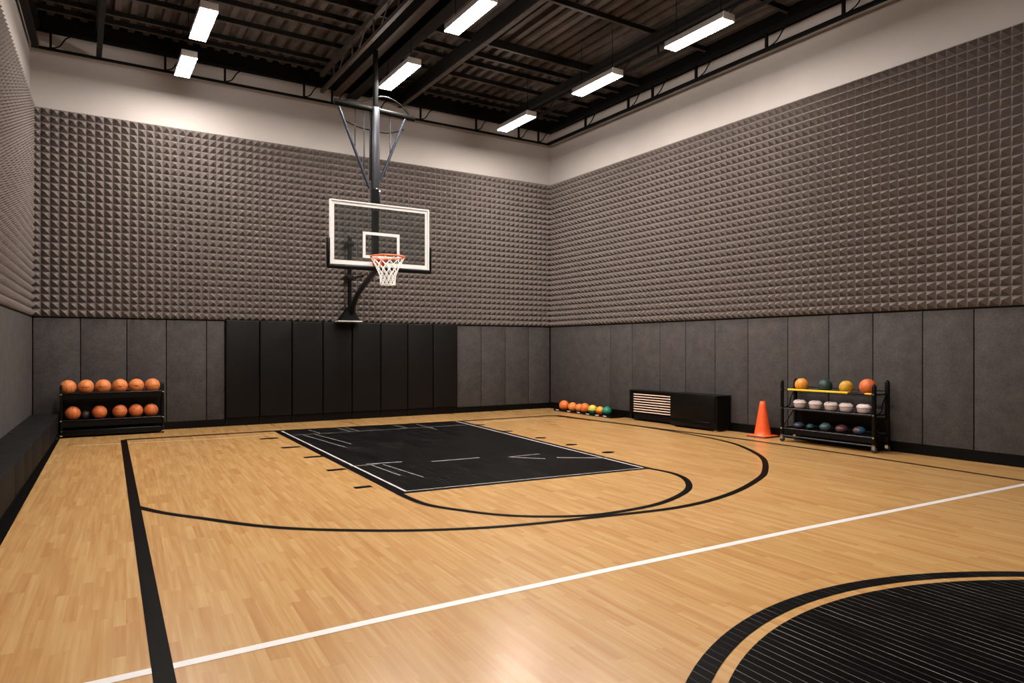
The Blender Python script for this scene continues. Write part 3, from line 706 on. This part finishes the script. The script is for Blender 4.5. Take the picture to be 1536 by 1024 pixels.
# ------------------------------------------------------------------ cone
CN = empty('traffic_cone', (10.17, 7.92, 0), 'bright orange traffic cone beside the wheeled rack', 'cone')
prof = [(.165, .030), (.150, .038), (.140, .05)]
prof += [(.140+(.046-.140)*t, .05+.565*t) for t in [i/8 for i in range(1, 9)]]+[(.040, .622), (.028, .622), (.024, .60)]
MB().lathe(prof, (10.17, 7.92, 0), 40).build('cone_body', M['cone'], CN)
MB().bevbox(9.985, 10.355, 7.735, 8.105, .014, .034, .009, 3).build('base', M['cone'], CN)
MB().bevbox(9.975, 10.365, 7.725, 8.115, 0, .014, .006, 2).build('base_rim', M['wheel'], CN, label='black rubber edge under the base')

# ------------------------------------------------------------------ right wheeled rack
RR_ = empty('wheeled_rack', (10.12, 6.6, 0), 'black three-tier ball rack on chrome casters by the right wall', 'ball rack')
xf, xr, y1_, y0_ = 9.95, 10.30, 7.36, 5.79
def post(x, y, zt, w=.022):
    MB().bevbox(x-w, x+w, y-w, y+w, .118, zt, .009, 2).lathe([(w*.7, 0), (w*.75, .012), (w*.3, .024)], (x, y, zt), 12).build('post', M['gloss_black'], RR_)
post(xf, y1_, 1.00); post(xr, y1_, 1.02, .026); post(xf, y0_, .995, .026); post(xr, y0_, 1.05, .028)
for y in (y1_, y0_):
    MB().bar((xf, y, .86), (xr, y, .86), .02).bar((xf, y, .555), (xr, y, .555), .02).bar((xf, y, .23), (xr, y, .23), .02).build('end_rail', M['gloss_black'], RR_)
    MB().tube(catmull([(xr-.03, y, .84), (xr-.12, y, .74), (xr-.17, y, .60), (xf+.04, y, .56)], 5), .012, 6).tube([(xr-.03, y, .53), (xf+.03, y, .26)], .010, 6).build('end_brace', M['gloss_black'], RR_)
tiers = [(.868, 'top'), (.555, 'mid'), (.225, 'low')]
for z, nm in tiers:
    sh = (MB().tube([(xf+.07, y0_, z-.008), (xf+.07, y1_, z-.008)], .010, 8).tube([(xf+.23, y0_, z-.008), (xf+.23, y1_, z-.008)], .010, 8) if nm == 'top' else MB().box(xf+.01, xr-.01, y0_, y1_, z-.006, z)).build('shelf', M['gloss_black'], RR_)
    MB().tube([(xf, y0_, z), (xf, y1_, z)], .011, 8).tube([(xr, y0_, z+.04), (xr, y1_, z+.04)], .010, 8).build('shelf_rail', M['gloss_black'] if nm == 'top' else M['mast_steel'], sh)
    if nm == 'low': MB().box(xf, xf+.01, y0_, y1_, z-.085, z-.01).build('apron', M['cabinet'], sh)
    if nm == 'top':
        MB().bevbox(xf-.020, xf+.05, 6.20, 7.25, z-.012, z+.016, .006, 2).build('edge_strip', M['yellow'], sh, label='yellow edge strip')
        MB().bevbox(xf-.020, xf+.04, 5.82, 5.93, z-.008, z+.014, .006, 2).build('edge_strip', M['yellow'], sh, label='short yellow edge strip')
    for y in (y0_, y1_): MB().box(xf-.030, xf-.022, y-.012, y+.012, z-.012, z+.012).build('bolt', M['chrome'], RR_)
MB().tube([(xf, y0_, .10), (xf, y1_, .10)], .012, 8).build('bottom_rail', M['mast_steel'], RR_)
MB().tube([(xr, y0_, .12), (xr, y1_, .12)], .012, 8).bar((xf, y0_, .11), (xr, y0_, .11), .02).bar((xf, y1_, .11), (xr, y1_, .11), .02).build('base_frame', M['gloss_black'], RR_)
MB().box(xr-.008, xr, y0_, y1_, .10, .50).build('back_panel', M['cabinet'], RR_)
MB().tube([(xr-.08, y1_-.05, .94), (xr-.02, y1_-.05, .99)], .03, 10).box(xr-.06, xr, y1_-.09, y1_-.03, .88, .95).build('clamp', M['gloss_black'], RR_)
for x in (xf, xr):
    for y in (y0_, y1_):
        c = MB().box(x-.026, x-.020, y-.022, y+.026, .045, .105).box(x+.020, x+.026, y-.022, y+.026, .045, .105).box(x-.026, x+.026, y-.024, y+.026, .095, .112).lathe([(.012, 0), (.020, .006), (.012, .014)], (x, y, .112), 12).build('caster', M['chrome'], RR_, label='chrome caster')
        w = MB().lathe([(.034, -.016), (.046, -.011), (.046, .011), (.034, .016)], (0,0,0), 24).build('wheel', M['wheel'], c)
        w.matrix_parent_inverse = Matrix.Translation((x, y, .046)) @ Matrix.Rotation(PI/2, 4, 'Y')
for y, r, m, l in [(7.10, .108, 'b_orange', 'yellow-orange ball on the top shelf of the wheeled rack, leftmost'), (6.68, .110, 'b_green', 'dark green ball on the top shelf of the wheeled rack'),
                   (6.32, .104, 'b_yellow', 'mottled yellow ball on the top shelf of the wheeled rack'), (5.975, .122, 'b_red', 'orange-red ball on the top shelf of the wheeled rack, rightmost')]:
    ball((10.10, y, .860+math.sqrt((r+.012)**2-.0064)), r, m, l, 'balls on the wheeled rack', 'training_ball')
tl = ['leftmost', 'second from the left', 'middle one', 'second from the right', 'rightmost']
for i, y in enumerate((7.13, 6.85, 6.575, 6.32, 6.035)):
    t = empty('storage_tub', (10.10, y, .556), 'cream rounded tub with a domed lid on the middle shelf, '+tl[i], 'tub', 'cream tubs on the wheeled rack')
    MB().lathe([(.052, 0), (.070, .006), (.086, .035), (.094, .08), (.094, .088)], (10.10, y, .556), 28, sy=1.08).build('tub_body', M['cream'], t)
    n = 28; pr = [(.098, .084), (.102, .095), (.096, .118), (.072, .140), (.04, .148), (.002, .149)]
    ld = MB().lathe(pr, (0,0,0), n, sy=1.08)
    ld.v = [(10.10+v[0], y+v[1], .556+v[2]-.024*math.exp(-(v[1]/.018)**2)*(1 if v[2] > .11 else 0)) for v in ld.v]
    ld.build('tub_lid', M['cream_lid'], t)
for y, r, m, sq, l in [(7.14, .085, 's_blue', .62, 'flat blue and red ball on the bottom shelf of the wheeled rack, leftmost'), (6.93, .062, 's_teal', .8, 'small teal ball on the bottom shelf, second from the left'),
                       (6.66, .088, 's_teal2', .80, 'grey-teal ball in the middle of the bottom shelf of the wheeled rack'), (6.385, .092, 's_maroon', .72, 'maroon ball on the bottom shelf, second from the right'),
                       (6.10, .090, 's_bluem', .75, 'blue and maroon ball on the bottom shelf of the wheeled rack, rightmost')]:
    ball((10.08, y, .226+r*sq), r, m, l, 'balls on the wheeled rack', 'training_ball', rot=(0, 0, .3), sq=sq)

# ------------------------------------------------------------------ world and view
w = bpy.data.worlds.new('world'); scene.world = w; w.use_nodes = True
w.node_tree.nodes['Background'].inputs[0].default_value = (.01,.01,.01,1); w.node_tree.nodes['Background'].inputs[1].default_value = 1
scene.view_settings.view_transform = 'Standard'; scene.view_settings.look = 'None'
scene.view_settings.gamma = 1; scene.view_settings.use_curve_mapping = False
scene.view_settings.exposure = -0.08
